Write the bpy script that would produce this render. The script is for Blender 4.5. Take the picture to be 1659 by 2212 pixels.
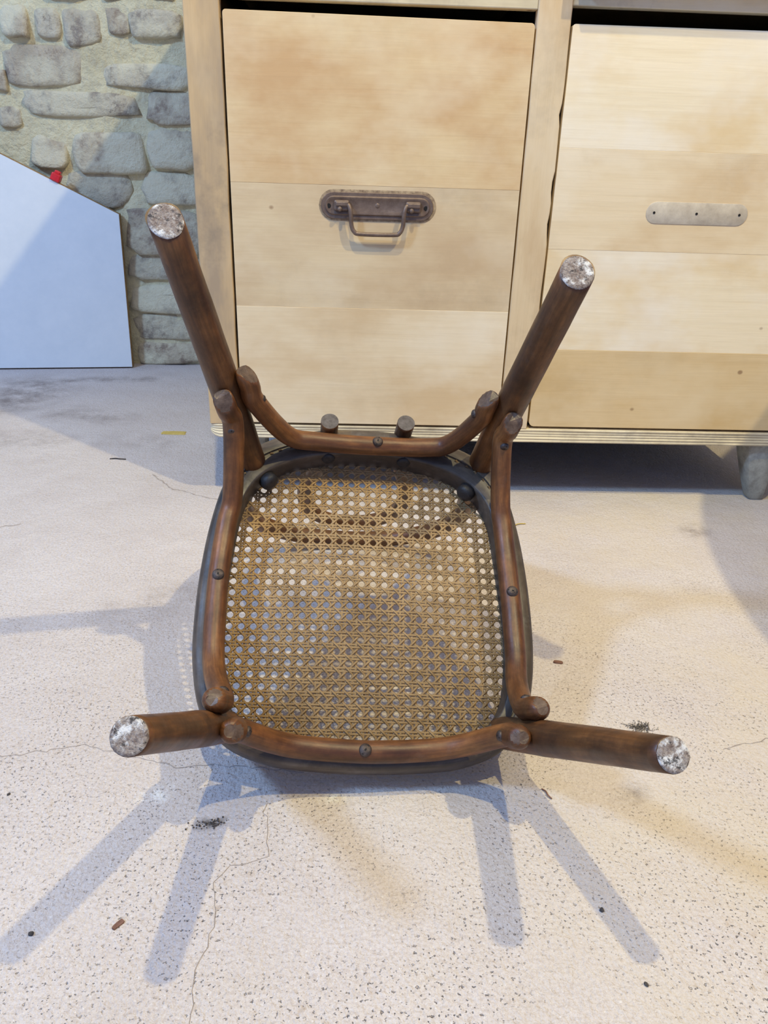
import bpy, bmesh, math, random
from math import pi, sin, cos, sqrt
from mathutils import Vector, Matrix, noise as mnoise

for o in list(bpy.data.objects):
    bpy.data.objects.remove(o, do_unlink=True)
scene = bpy.context.scene
COL = scene.collection

# ------------------------------------------------------------------ camera
cam_data = bpy.data.cameras.new('camera')
cam = bpy.data.objects.new('camera', cam_data)
COL.objects.link(cam)
cam_data.sensor_fit = 'HORIZONTAL'
cam_data.sensor_width = 36.0
cam_data.lens = 36.0 * 1669.7 / 1659.0
cam_data.clip_start = 0.02
R = Vector((0.9991, -0.03109, 0.02897)); D = Vector((0.0135, -0.41429, -0.91005)); F = Vector((0.0403, 0.90961, -0.41349))
CM = Matrix(((R.x, -D.x, -F.x), (R.y, -D.y, -F.y), (R.z, -D.z, -F.z))).to_4x4()
CM.translation = Vector((0.0, 0.0, 0.6174))
cam.matrix_world = CM
scene.camera = cam

# ------------------------------------------------------------------ view + world
vs = scene.view_settings
vs.view_transform = 'Standard'
vs.look = 'None'
vs.exposure = 0.27
vs.gamma = 1.0
vs.use_curve_mapping = False
world = bpy.data.worlds.new('room_ambient')
scene.world = world
world.use_nodes = True
bg = world.node_tree.nodes['Background']
bg.inputs[0].default_value = (0.34, 0.50, 1.0, 1)
bg.inputs[1].default_value = 0.52

# ------------------------------------------------------------------ lamps of the room (a row of ceiling spots and a cool skylight) plus an added warm fill
def lamp(name, loc, color, power, radius, cone=None, blend=0.5):
    l = bpy.data.lights.new(name, 'SPOT' if cone else 'POINT')
    l.color = color; l.energy = power; l.shadow_soft_size = radius
    if cone: l.spot_size = math.radians(cone); l.spot_blend = blend
    o = bpy.data.objects.new(name, l); o.location = loc
    COL.objects.link(o)
    return o
lamp('ceiling_lamp', (-0.08, 0.22, 3.2), (1.0, 0.86, 0.44), 152, 0.026, 80, 0.5)
lamp('ceiling_lamp_warm', (1.40, 0.0, 3.2), (1.0, 0.86, 0.48), 200, 0.032)
lamp('ceiling_lamp_cool', (-2.39, -0.45, 3.2), (0.34, 0.58, 1.0), 330, 0.20)
cl = bpy.data.lights.new('ceiling_bounce_fill', 'AREA'); cl.shape = 'RECTANGLE'; cl.size = 4.0; cl.size_y = 3.0  # added warm fill light, stands in for bounce from an unbuilt ceiling
cl.color = (1.0, 0.84, 0.60); cl.energy = 16.0
clo = bpy.data.objects.new('ceiling_bounce_fill', cl); clo.location = (0.3, 0.3, 3.4); COL.objects.link(clo)

# ------------------------------------------------------------------ material helpers
class NT:
    def __init__(s, name):
        s.m = bpy.data.materials.new(name); s.m.use_nodes = True
        s.t = s.m.node_tree; s.n = s.t.nodes; s.l = s.t.links
        s.b = s.n['Principled BSDF']
        s.tc = s.n.new('ShaderNodeTexCoord')
        s.coord = s.tc.outputs['Object']
    def lk(s, a, b): s.l.new(a, b)
    def val(s, sock, v):
        if hasattr(v, 'is_linked') or hasattr(v, 'links'): s.lk(v, sock)
        else: sock.default_value = v
    def map(s, scale=(1, 1, 1), loc=(0, 0, 0), rot=(0, 0, 0), coord=None):
        n = s.n.new('ShaderNodeMapping'); s.lk(coord or s.coord, n.inputs[0])
        n.inputs['Scale'].default_value = scale; n.inputs['Location'].default_value = loc; n.inputs['Rotation'].default_value = rot
        return n.outputs[0]
    def noise(s, scale, detail=4, rough=0.55, vec=None, dist=0.0):
        n = s.n.new('ShaderNodeTexNoise'); n.inputs['Scale'].default_value = scale
        n.inputs['Detail'].default_value = detail; n.inputs['Roughness'].default_value = rough; n.inputs['Distortion'].default_value = dist
        s.lk(vec or s.coord, n.inputs['Vector']); return n.outputs['Fac']
    def voro(s, scale, vec=None, feature='F1', out='Distance', rnd=1.0):
        n = s.n.new('ShaderNodeTexVoronoi'); n.feature = feature
        n.inputs['Scale'].default_value = scale; n.inputs['Randomness'].default_value = rnd
        s.lk(vec or s.coord, n.inputs['Vector']); return n.outputs[out]
    def ramp(s, fac, stops):
        n = s.n.new('ShaderNodeValToRGB'); s.lk(fac, n.inputs[0]); e = n.color_ramp.elements
        while len(e) < len(stops): e.new(0.5)
        for i, (p, c) in enumerate(stops):
            e[i].position = p
            e[i].color = (c, c, c, 1) if not isinstance(c, tuple) else (c[0], c[1], c[2], 1)
        return n.outputs[0]
    def mix(s, fac, a, b, mode='MIX'):
        n = s.n.new('ShaderNodeMix'); n.data_type = 'RGBA'; n.blend_type = mode
        s.val(n.inputs[0], fac)
        for k, v in ((6, a), (7, b)):
            if isinstance(v, tuple): n.inputs[k].default_value = (v[0], v[1], v[2], 1)
            else: s.lk(v, n.inputs[k])
        return n.outputs[2]
    def math(s, op, a, b=0.0, clamp=False):
        n = s.n.new('ShaderNodeMath'); n.operation = op; n.use_clamp = clamp
        s.val(n.inputs[0], a); s.val(n.inputs[1], b); return n.outputs[0]
    def sep(s, vec=None):
        n = s.n.new('ShaderNodeSeparateXYZ'); s.lk(vec or s.coord, n.inputs[0]); return n.outputs
    def bump(s, h, strength=0.3, dist=0.01, prev=None):
        n = s.n.new('ShaderNodeBump'); n.inputs['Strength'].default_value = strength; n.inputs['Distance'].default_value = dist
        s.lk(h, n.inputs['Height'])
        if prev: s.lk(prev, n.inputs['Normal'])
        return n.outputs[0]
    def out(s, color, rough=0.6, normal=None, spec=0.4, metal=0.0):
        s.val(s.b.inputs['Base Color'], color if not isinstance(color, tuple) else (color[0], color[1], color[2], 1))
        s.val(s.b.inputs['Roughness'], rough)
        s.b.inputs['Specular IOR Level'].default_value = spec
        s.b.inputs['Metallic'].default_value = metal
        if normal: s.lk(normal, s.b.inputs['Normal'])
        return s.m

def attr(n, name):
    a = n.n.new('ShaderNodeAttribute'); a.attribute_name = name
    return a.outputs['Color']

# ---- floor: pale pinkish concrete, pitted, with old stains
def mat_floor():
    n = NT('concrete')
    c = n.ramp(n.noise(2.2, 5, 0.6), [(0.3, (0.55, 0.485, 0.455)), (0.7, (0.66, 0.60, 0.57))])
    c = n.mix(n.ramp(n.noise(9, 5, 0.65), [(0.45, 0.0), (0.75, 0.55)]), c, (0.50, 0.43, 0.395))
    c = n.mix(n.ramp(n.noise(280, 4, 0.75), [(0.36, 0.5), (0.54, 0.0)]), c, (0.38, 0.31, 0.28))
    c = n.mix(n.ramp(n.noise(330, 3, 0.7, n.map(loc=(2, 7, 1))), [(0.60, 0.0), (0.72, 0.6)]), c, (0.85, 0.82, 0.79))
    yel = n.math('MULTIPLY', n.ramp(n.noise(3.2, 4, 0.65, n.map(loc=(8, 3, 0))), [(0.42, 0.0), (0.68, 0.75)]), n.math('ADD', 0.35, n.math('MULTIPLY', n.sep()[0], 1.2), True))
    c = n.mix(yel, c, (0.60, 0.51, 0.385))
    # pits, dense in front
    xyz = n.sep()
    front = n.math('SUBTRACT', 1.0, n.math('MULTIPLY', n.math('SUBTRACT', xyz[1], 0.45), 1.15), True)
    patch = n.ramp(n.noise(7, 4, 0.7, n.map(loc=(3, 1, 0))), [(0.40, 0.05), (0.62, 1.0)])
    dens = n.math('MULTIPLY', front, patch)
    pits = n.math('MULTIPLY', n.ramp(n.noise(300, 2, 0.5, n.map(loc=(.3, .1, 0))), [(0.63, 0.0), (0.73, 1.0)]), dens)
    c = n.mix(n.math('MULTIPLY', pits, 0.45), c, (0.24, 0.17, 0.13))
    p2r = n.math('MULTIPLY', n.ramp(n.noise(85, 4, 0.7, n.map(loc=(1.3, .7, 0))), [(0.57, 0.0), (0.70, 1.0)]), n.math('ADD', 0.12, dens, True))
    c = n.mix(n.math('MULTIPLY', p2r, 0.55), c, (0.40, 0.30, 0.21))
    p3 = n.ramp(n.voro(26, n.map(loc=(5.3, .7, 0))), [(0.015, 1.0), (0.035, 0.0)])
    c = n.mix(n.math('MULTIPLY', p3, 0.6), c, (0.10, 0.08, 0.06))
    # stains stored on the slab
    st = n.n.new('ShaderNodeAttribute'); st.attribute_name = 'stain'
    sc = n.n.new('ShaderNodeSeparateColor'); n.lk(st.outputs['Color'], sc.inputs[0])
    brk = n.ramp(n.noise(14, 6, 0.75), [(0.38, 0.0), (0.62, 1.0)])
    c = n.mix(n.math('MULTIPLY', n.math('MULTIPLY', sc.outputs[0], brk), 0.8), c, (0.16, 0.12, 0.10))
    brk2 = n.ramp(n.noise(60, 5, 0.8), [(0.42, 0.0), (0.55, 1.0)])
    c = n.mix(n.math('MULTIPLY', n.math('MULTIPLY', sc.outputs[1], brk2), 1.0), c, (0.86, 0.86, 0.84))
    c = n.mix(n.math('MULTIPLY', n.math('MULTIPLY', sc.outputs[2], brk2), 0.9), c, (0.05, 0.045, 0.045))
    h = n.math('ADD', n.math('MULTIPLY', n.noise(210, 3, 0.6), 0.6), n.math('MULTIPLY', n.noise(55, 4, 0.6), 0.8))
    h = n.math('SUBTRACT', h, n.math('MULTIPLY', pits, 0.9))
    nb = n.bump(h, 1.0, 0.0045)
    return n.out(c, 0.78, nb, 0.25)

def mat_mortar():
    n = NT('lime_mortar')
    c = n.ramp(n.noise(9, 5, 0.65), [(0.3, (0.66, 0.58, 0.36)), (0.7, (0.86, 0.77, 0.50))])
    c = n.mix(n.ramp(n.noise(34, 4, 0.7), [(0.5, 0.0), (0.75, 0.5)]), c, (0.40, 0.35, 0.27))
    return n.out(c, 0.9, n.bump(n.noise(45, 6, 0.7), 0.7, 0.02), 0.15)

def mat_stone(name, a, b, dark):
    n = NT(name)
    rnd = n.n.new('ShaderNodeObjectInfo').outputs['Random']
    geo = n.n.new('ShaderNodeNewGeometry').outputs['Position']
    n.coord = geo
    c = n.ramp(n.noise(11, 6, 0.7), [(0.32, a), (0.68, b)])
    c = n.mix(n.ramp(n.noise(22, 7, 0.8, n.map(loc=(4, 2, 8), coord=geo)), [(0.49, 0.0), (0.60, 0.85)]), c, dark)
    c = n.mix(n.ramp(n.noise(6, 4, 0.7, n.map(loc=(1, 9, 3), coord=geo)), [(0.43, 0.0), (0.55, 0.95)]), c, (0.80, 0.72, 0.50))
    c = n.mix(n.math('MULTIPLY', rnd, 0.25), c, (0.28, 0.22, 0.18))
    return n.out(c, 0.88, n.bump(n.noise(60, 6, 0.7), 0.8, 0.012), 0.18)

# ---- pale stripped wood
def mat_pale_wood(name, horiz, base, blot, seed=0.0, dirt=0.25, rough=0.55):
    n = NT(name)
    g = (1.2, 8, 26) if horiz else (26, 8, 1.2)
    v = n.map(scale=g, loc=(seed, seed * 2, seed * 3))
    grain = n.noise(2.4, 8, 0.66, v, 0.6)
    fine = n.noise(11, 4, 0.6, n.map(scale=(1, 8, 40) if horiz else (40, 8, 1), loc=(seed, 0, 0)))
    b = base
    c = n.ramp(grain, [(0.22, (b[0] * .94, b[1] * .91, b[2] * .86)), (0.5, b), (0.8, (min(b[0] * 1.04, .9), b[1] * 1.05, b[2] * 1.09))])
    c = n.mix(n.ramp(fine, [(0.33, 0.13), (0.55, 0.0)]), c, (b[0] * .62, b[1] * .55, b[2] * .45))
    bl = n.noise(3.0, 5, 0.6, n.map(scale=(1.3, 1, 2.4) if horiz else (3, 1, 1.0), loc=(seed * 1.7, 3, seed)))
    c = n.mix(n.ramp(bl, [(0.44, 0.0), (0.66, 0.9)]), c, blot)
    lt = n.noise(3.6, 4, 0.6, n.map(scale=(1.4, 1, 1.8) if horiz else (3, 1, 1.2), loc=(seed * 2.3, 9, seed * .7)))
    c = n.mix(n.ramp(lt, [(0.5, 0.0), (0.72, 0.55)]), c, (min(b[0] * 1.10, .88), min(b[1] * 1.2, .82), b[2] * 1.42))
    dt = n.noise(5.0, 6, 0.72, n.map(scale=(1, 1, 1), loc=(seed + 7, 1, 5)))
    c = n.mix(n.ramp(dt, [(0.52, 0.0), (0.74, dirt)]), c, (0.20, 0.16, 0.12))
    kn = n.ramp(n.voro(9, n.map(scale=(1, 1, 1.2), loc=(seed * 3, 0, seed))), [(0.03, 1.0), (0.055, 0.0)])
    kr = n.ramp(n.voro(9, n.map(scale=(1, 1, 1.2), loc=(seed * 3, 0, seed)), out='Color'), [(0.5, 0.0), (0.6, 1.0)])
    c = n.mix(n.math('MULTIPLY', n.math('MULTIPLY', kn, kr), 0.7), c, (0.22, 0.11, 0.05))
    return n.out(c, rough, n.bump(grain, 0.12, 0.003), 0.35)

# ---- old stained beech of the chair, uv: x round the rod, y along it (metres)
def mat_chair_wood(name, dark, mid, light, gray=0.25):
    n = NT(name)
    uv = n.tc.outputs['UV']
    a = n.noise(1.0, 7, 0.65, n.map(scale=(260, 14, 1), coord=uv), 0.4)
    b = n.noise(1.0, 5, 0.65, n.map(scale=(45, 9, 1), loc=(3, 5, 0), coord=uv))
    pos = n.noise(16, 5, 0.65)
    c = n.ramp(pos, [(0.30, dark), (0.52, mid), (0.74, light)])
    c = n.mix(n.ramp(b, [(0.42, 0.65), (0.62, 0.0)]), c, dark)
    c = n.mix(n.ramp(a, [(0.40, 0.35), (0.60, 0.0)]), c, (dark[0] * .5, dark[1] * .5, dark[2] * .5))
    c = n.mix(n.ramp(n.noise(38, 6, 0.75), [(0.58, 0.0), (0.75, gray)]), c, (0.20, 0.18, 0.16))
    r = n.ramp(n.noise(24, 4, 0.6), [(0.3, 0.32), (0.7, 0.55)])
    return n.out(c, r, n.bump(n.math('ADD', n.math('MULTIPLY', a, 0.5), n.noise(90, 4, 0.6)), 0.22, 0.0012), 0.42)

def mat_simple(name, a, b, scale=40, rough=0.6, bump=0.3, spec=0.4, metal=0.0, lo=0.35, hi=0.65, bd=0.002):
    n = NT(name)
    c = n.ramp(n.noise(scale, 6, 0.7), [(lo, a), (hi, b)])
    return n.out(c, rough, n.bump(n.noise(scale * 2.5, 5, 0.7), bump, bd), spec, metal)

def mat_end_grain(name, seed, white):
    n = NT(name)
    v = n.map(loc=(seed, seed * 2, 0))
    c = n.ramp(n.noise(260, 5, 0.7, v), [(0.35, (0.17, 0.12, 0.10)), (0.62, (0.42, 0.36, 0.32))])
    c = n.mix(n.ramp(n.noise(75, 6, 0.7, v), [(white - 0.04, 0.0), (white + 0.06, 1.0)]), c, (0.80, 0.78, 0.76))
    c = n.mix(n.ramp(n.noise(130, 5, 0.8, n.map(loc=(seed + 5, 1, 2))), [(0.55, 0.0), (0.62, 0.9)]), c, (0.05, 0.045, 0.045))
    return n.out(c, 0.85, n.bump(n.noise(330, 5, 0.7), 0.9, 0.003), 0.25)

def mat_cane():
    n = NT('cane')
    c = n.ramp(n.noise(28, 6, 0.7), [(0.30, (0.36, 0.225, 0.10)), (0.55, (0.55, 0.37, 0.18)), (0.8, (0.68, 0.49, 0.26))])
    xyz = n.sep()
    low = n.math('MULTIPLY', n.math('SUBTRACT', 0.22, xyz[1]), 5.5, True)
    c = n.mix(n.math('MULTIPLY', low, n.ramp(n.noise(9, 5, 0.7), [(0.3, 0.25), (0.65, 0.8)])), c, (0.21, 0.115, 0.038))
    m = n.out(c, 0.5, n.bump(n.noise(400, 3, 0.6), 0.2, 0.0006), 0.35)
    tr = n.n.new('ShaderNodeBsdfTranslucent'); n.lk(c, tr.inputs[0])
    ms = n.n.new('ShaderNodeMixShader'); ms.inputs[0].default_value = 0.42
    n.lk(n.b.outputs[0], ms.inputs[1]); n.lk(tr.outputs[0], ms.inputs[2])
    n.lk(ms.outputs[0], n.n['Material Output'].inputs['Surface'])
    return m

M = {}
M['floor'] = mat_floor()
M['mortar'] = mat_mortar()
M['stone_a'] = mat_stone('grey_stone', (0.52, 0.45, 0.32), (0.76, 0.68, 0.49), (0.28, 0.23, 0.18))
M['stone_b'] = mat_stone('brown_stone', (0.47, 0.39, 0.27), (0.68, 0.58, 0.41), (0.30, 0.22, 0.16))
M['board1'] = mat_pale_wood('stripped_wood_warm', True, (0.73, 0.55, 0.31), (0.58, 0.36, 0.17), 0.3, 0.12)
M['board2'] = mat_pale_wood('stripped_wood_pale', True, (0.70, 0.55, 0.34), (0.56, 0.40, 0.23), 1.7, 0.22)
M['board3'] = mat_pale_wood('stripped_wood_light', True, (0.79, 0.64, 0.42), (0.66, 0.48, 0.27), 2.9, 0.12)
M['board4'] = mat_pale_wood('stripped_wood_cream', True, (0.86, 0.73, 0.51), (0.74, 0.55, 0.30), 4.4, 0.06)
M['board5'] = mat_pale_wood('stripped_wood_honey', True, (0.70, 0.52, 0.28), (0.60, 0.41, 0.18), 6.1, 0.10)
M['post1'] = mat_pale_wood('post_wood_weathered', False, (0.62, 0.43, 0.22), (0.36, 0.27, 0.18), 0.9, 0.8)
M['post2'] = mat_pale_wood('post_wood', False, (0.70, 0.54, 0.33), (0.54, 0.37, 0.20), 3.3, 0.30)
M['rail'] = mat_pale_wood('rail_wood', True, (0.72, 0.62, 0.42), (0.46, 0.38, 0.25), 5.2, 0.6)
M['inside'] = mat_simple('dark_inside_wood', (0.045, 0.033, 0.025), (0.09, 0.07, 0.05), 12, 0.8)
M['chair'] = mat_chair_wood('bentwood', (0.045, 0.018, 0.007), (0.17, 0.068, 0.021), (0.32, 0.135, 0.038), 0.10)
M['stretch'] = mat_chair_wood('bentwood_stretcher', (0.055, 0.020, 0.008), (0.21, 0.080, 0.024), (0.37, 0.155, 0.045), 0.12)
M['chamfer'] = mat_simple('worn_bevel_wood', (0.060, 0.034, 0.020), (0.15, 0.10, 0.07), 70, 0.36)
M['dowel'] = mat_simple('dark_dowel_end', (0.07, 0.055, 0.045), (0.14, 0.115, 0.10), 150, 0.7)
M['ring'] = mat_chair_wood('seat_frame_wood', (0.040, 0.029, 0.022), (0.11, 0.082, 0.060), (0.21, 0.165, 0.125), 0.40)
M['cane'] = mat_cane()
M['binding'] = mat_simple('cane_binding', (0.10, 0.065, 0.035), (0.36, 0.23, 0.11), 60, 0.6)
M['screw'] = mat_simple('old_screw', (0.045, 0.032, 0.028), (0.11, 0.085, 0.075), 120, 0.45, 0.4, 0.5, 0.55)
M['nut'] = mat_simple('dark_bolt', (0.015, 0.014, 0.015), (0.035, 0.032, 0.032), 90, 0.5)
M['slot'] = mat_simple('slot_dark', (0.006, 0.005, 0.005), (0.012, 0.010, 0.01), 60, 0.8)
for i, (sd, w) in enumerate(((0.0, .53), (3.1, .535), (7.7, .56), (11.3, .56))):
    M['end%d' % i] = mat_end_grain('worn_leg_end_%s' % 'abcd'[i], sd, w)
M['handle'] = mat_simple('brown_painted_iron', (0.13, 0.085, 0.062), (0.20, 0.14, 0.105), 60, 0.42, 0.3, 0.5, 0.25)
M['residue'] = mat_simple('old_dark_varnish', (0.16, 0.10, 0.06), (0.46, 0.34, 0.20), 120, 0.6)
M['ghost'] = mat_simple('bare_grey_wood', (0.45, 0.38, 0.29), (0.62, 0.54, 0.42), 30, 0.6)
M['panel'] = mat_simple('white_melamine', (0.76, 0.79, 0.79), (0.82, 0.84, 0.83), 10, 0.38, 0.05)
M['chip'] = mat_simple('chipboard_edge', (0.26, 0.15, 0.06), (0.48, 0.31, 0.13), 90, 0.85, 0.6)
M['red'] = mat_simple('red_plastic', (0.60, 0.015, 0.02), (0.75, 0.03, 0.04), 60, 0.35, 0.2)
M['foot'] = mat_simple('worn_painted_foot', (0.20, 0.19, 0.16), (0.42, 0.42, 0.36), 26, 0.6, 0.4)
M['tape'] = mat_simple('yellow_tape', (0.50, 0.36, 0.08), (0.62, 0.46, 0.13), 80, 0.6)
M['fluff'] = mat_simple('dark_fluff', (0.06, 0.05, 0.04), (0.16, 0.13, 0.10), 80, 0.9)
M['pebble'] = mat_simple('dark_grit', (0.035, 0.03, 0.028), (0.12, 0.10, 0.09), 160, 0.85)
M['woodchip'] = mat_simple('red_brown_chip', (0.13, 0.06, 0.04), (0.25, 0.13, 0.09), 120, 0.8)
M['crack'] = mat_simple('crack_dirt', (0.26, 0.21, 0.18), (0.42, 0.36, 0.32), 120, 0.95)

# ------------------------------------------------------------------ object helpers
def link(name, me, mats, parent=None, smooth=False):
    if not isinstance(mats, (list, tuple)): mats = [mats]
    for m in mats: me.materials.append(m)
    if smooth: me.shade_smooth()
    o = bpy.data.objects.new(name, me); COL.objects.link(o)
    if parent: o.parent = parent
    return o

def from_bm(name, bm, mats, parent=None, smooth=False):
    bmesh.ops.recalc_face_normals(bm, faces=bm.faces)
    me = bpy.data.meshes.new(name); bm.to_mesh(me); bm.free()
    return link(name, me, mats, parent, smooth)

def tag(o, label=None, cat=None, group=None, kind=None):
    if label: o['label'] = label
    if cat: o['category'] = cat
    if group: o['group'] = group
    if kind: o['kind'] = kind
    return o

def empty(name, loc=(0, 0, 0)):
    o = bpy.data.objects.new(name, None); o.empty_display_size = 0.05
    o.location = loc; COL.objects.link(o); return o

def bm_box(bm, x0, x1, y0, y1, z0, z1, bev=0.0, seg=2):
    vs_ = [bm.verts.new(p) for p in ((x0, y0, z0), (x1, y0, z0), (x1, y1, z0), (x0, y1, z0), (x0, y0, z1), (x1, y0, z1), (x1, y1, z1), (x0, y1, z1))]
    fs = [bm.faces.new([vs_[i] for i in f]) for f in ((0, 3, 2, 1), (4, 5, 6, 7), (0, 1, 5, 4), (1, 2, 6, 5), (2, 3, 7, 6), (3, 0, 4, 7))]
    if bev > 0:
        es = {e for f in fs for e in f.edges}
        bmesh.ops.bevel(bm, geom=list(es), offset=bev, segments=seg, affect='EDGES', profile=0.5)

def box(name, x0, x1, y0, y1, z0, z1, mat, parent=None, bev=0.002):
    bm = bmesh.new(); bm_box(bm, x0, x1, y0, y1, z0, z1, bev)
    return from_bm(name, bm, mat, parent)

def catmull(pts, per=8, closed=False):
    P = [Vector(p) for p in pts]; n = len(P); out = []
    rng = range(n) if closed else range(n - 1)
    for i in rng:
        if closed: a, b, c, d = P[i - 1], P[i], P[(i + 1) % n], P[(i + 2) % n]
        else:
            b, c = P[i], P[i + 1]
            a = P[i - 1] if i > 0 else b * 2 - c
            d = P[i + 2] if i + 2 < n else c * 2 - b
        for k in range(per):
            t = k / per
            out.append(0.5 * ((2 * b) + (c - a) * t + (2 * a - 5 * b + 4 * c - d) * t * t + (3 * b - a - 3 * c + d) * t ** 3))
    if not closed: out.append(P[-1].copy())
    return out

def sweep(name, pts, radii, mat, parent=None, sides=20, cuts=(), capmat=None, jitter=0.0, seed=0):
    """round rod along pts; radii one per point; cuts = [(point, normal)] bevels; last material slot = cut faces"""
    P = [Vector(p) for p in pts]; n = len(P)
    if not isinstance(radii, (list, tuple)): radii = [radii] * n
    T = [((P[min(i + 1, n - 1)] - P[max(i - 1, 0)])).normalized() for i in range(n)]
    up = Vector((0, 0, 1)) if abs(T[0].z) < 0.8 else Vector((0, 1, 0))
    X = (up - T[0] * up.dot(T[0])).normalized()
    verts = []; faces = []; uvs = []; L = 0.0; Ls = []
    for i in range(n):
        if i: L += (P[i] - P[i - 1]).length
        Ls.append(L)
        X = (X - T[i] * X.dot(T[i])).normalized(); Y = T[i].cross(X)
        for k in range(sides):
            a = 2 * pi * k / sides
            r = radii[i]
            if jitter: r *= 1 + jitter * mnoise.noise(Vector((cos(a) * 1.5 + seed, sin(a) * 1.5, L * 30)))
            verts.append(P[i] + (X * cos(a) + Y * sin(a)) * r)
    for i in range(n - 1):
        for k in range(sides):
            k2 = (k + 1) % sides
            faces.append((i * sides + k, i * sides + k2, (i + 1) * sides + k2, (i + 1) * sides + k))
            uvs.append(((k / sides * .1, Ls[i]), ((k + 1) / sides * .1, Ls[i]), ((k + 1) / sides * .1, Ls[i + 1]), (k / sides * .1, Ls[i + 1])))
    faces.append(tuple(reversed(range(sides)))); uvs.append(tuple((0, 0) for _ in range(sides)))
    faces.append(tuple((n - 1) * sides + k for k in range(sides))); uvs.append(tuple((0, L) for _ in range(sides)))
    cutset = set()
    for c, nn in cuts:
        c = Vector(c); nn = Vector(nn).normalized()
        for j, v in enumerate(verts):
            d = (v - c).dot(nn)
            if d > 0 and (v - c).length < .05: verts[j] = v - nn * d; cutset.add(j)
    me = bpy.data.meshes.new(name); me.from_pydata([tuple(v) for v in verts], [], faces)
    ul = me.uv_layers.new(name='UVMap')
    li = 0
    for f in uvs:
        for q in f:
            ul.data[li].uv = q; li += 1
    mats = [mat] + ([capmat] if capmat else [])
    o = link(name, me, mats, parent, True)
    if capmat:
        for p in me.polygons:
            if all(v in cutset for v in p.vertices) or len(p.vertices) > 4: p.material_index = 1
    for p in me.polygons:
        if len(p.vertices) > 4: p.use_smooth = False
    return o

rnd = random.Random(7)

# ================================================================== SETTING
# ---- floor slab, grid so that stains can be stored on it
def seg_d(p, a, b):
    ax, ay = a; bx, by = b; px, py = p
    dx, dy = bx - ax, by - ay
    t = max(0, min(1, ((px - ax) * dx + (py - ay) * dy) / (dx * dx + dy * dy + 1e-9)))
    return math.hypot(px - ax - dx * t, py - ay - dy * t)
STAIN_DARK = [([(-0.95, 2.20), (-0.80, 2.28), (-0.62, 2.30)], .025, .8), ([(-1.05, 1.98), (-.93, 2.05), (-.92, 2.18)], .10, .9), ([(-0.75, 1.95), (-.62, 1.92)], .05, .6),
              ([(-.9, 1.72), (-.72, 1.74)], .05, .55), ([(-.34, .99), (-.25, 1.04)], .035, .45), ([(.64, 1.29), (.66, 1.30)], .02, 1.0), ([(-.55, 1.75), (-.45, 1.72)], .05, .35), ([(.30, .62), (.31, .63)], .012, .9)]
STAIN_WHITE = [([(-.016, .628), (-.012, .626)], .008, 1.0), ([(-.207, .625), (-.200, .628)], .009, .8)]
STAIN_BLACK = [([(-.150, .585), (-.142, .588), (-.134, .590)], .006, 1.0), ([(-.36, .62), (-.35, .62)], .004, .5)]
def build_floor():
    def lines(lo, hi, flo, fhi, step):
        a = [lo, (lo + flo) / 2]; x = flo
        while x < fhi: a.append(x); x += step
        return a + [fhi, (fhi + hi) / 2, hi]
    xs = lines(-3.4, 2.6, -1.25, 0.95, 0.012); ys = lines(-1.4, 2.56, 0.36, 2.5, 0.012)
    nx, ny = len(xs), len(ys)
    verts = [(x, y, 0.0) for y in ys for x in xs]
    faces = [(j * nx + i, j * nx + i + 1, (j + 1) * nx + i + 1, (j + 1) * nx + i) for j in range(ny - 1) for i in range(nx - 1)]
    me = bpy.data.meshes.new('floor'); me.from_pydata(verts, [], faces)
    ca = me.color_attributes.new('stain', 'FLOAT_COLOR', 'POINT')
    buf = []
    for (x, y, z) in verts:
        col = []
        for S in (STAIN_DARK, STAIN_WHITE, STAIN_BLACK):
            v = 0.0
            for pl, w, s in S:
                d = min(seg_d((x, y), pl[k], pl[k + 1]) for k in range(len(pl) - 1)) if len(pl) > 1 else 9
                if d < 2 * w: v = max(v, s * max(0, 1 - max(0, d - .3 * w) / (1.4 * w)))
            col.append(v)
        buf += col + [1.0]
    ca.data.foreach_set('color', buf)
    o = link('floor', me, M['floor']); o['kind'] = 'structure'
    return o
floor = build_floor()

def ribbon(name, pts, w, mat, parent, seed=0, z=0.0006):
    r = random.Random(seed); P = []
    for i in range(len(pts) - 1):
        a, b = pts[i], pts[i + 1]; L = math.hypot(b[0] - a[0], b[1] - a[1]); n = max(2, int(L / .008))
        for k in range(n):
            t = k / n; P.append((a[0] + (b[0] - a[0]) * t + r.uniform(-.0025, .0025), a[1] + (b[1] - a[1]) * t + r.uniform(-.0025, .0025)))
    P.append(pts[-1]); V = []; Fc = []
    for i, p in enumerate(P):
        q = P[min(i + 1, len(P) - 1)]; q0 = P[max(i - 1, 0)]
        dx, dy = q[0] - q0[0], q[1] - q0[1]; l = math.hypot(dx, dy) + 1e-9
        ww = w * r.uniform(.4, 1.2) * .5
        V += [(p[0] - dy / l * ww, p[1] + dx / l * ww, 0.0002), (p[0], p[1], z), (p[0] + dy / l * ww, p[1] - dx / l * ww, 0.0002)]
    for i in range(len(P) - 1):
        a = i * 3; Fc += [(a, a + 1, a + 4, a + 3), (a + 1, a + 2, a + 5, a + 4)]
    me = bpy.data.meshes.new(name); me.from_pydata(V, [], Fc)
    return link(name, me, mat, parent)
ribbon('crack', [(-.42, .683), (-.36, .690), (-.302, .705), (-.236, .682), (-.19, .668), (-.15, .672), (-.116, .669), (-.05, .660)], .0013, M['crack'], floor, 1)
ribbon('crack', [(-.088, .612), (-.082, .58), (-.079, .547), (-.112, .535), (-.124, .520), (-.118, .47), (-.126, .43), (-.122, .385)], .0009, M['crack'], floor, 2)
ribbon('crack', [(-.423, 1.534), (-.37, 1.46), (-.276, 1.409), (-.2, 1.38)], .0035, M['crack'], floor, 3)
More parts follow.
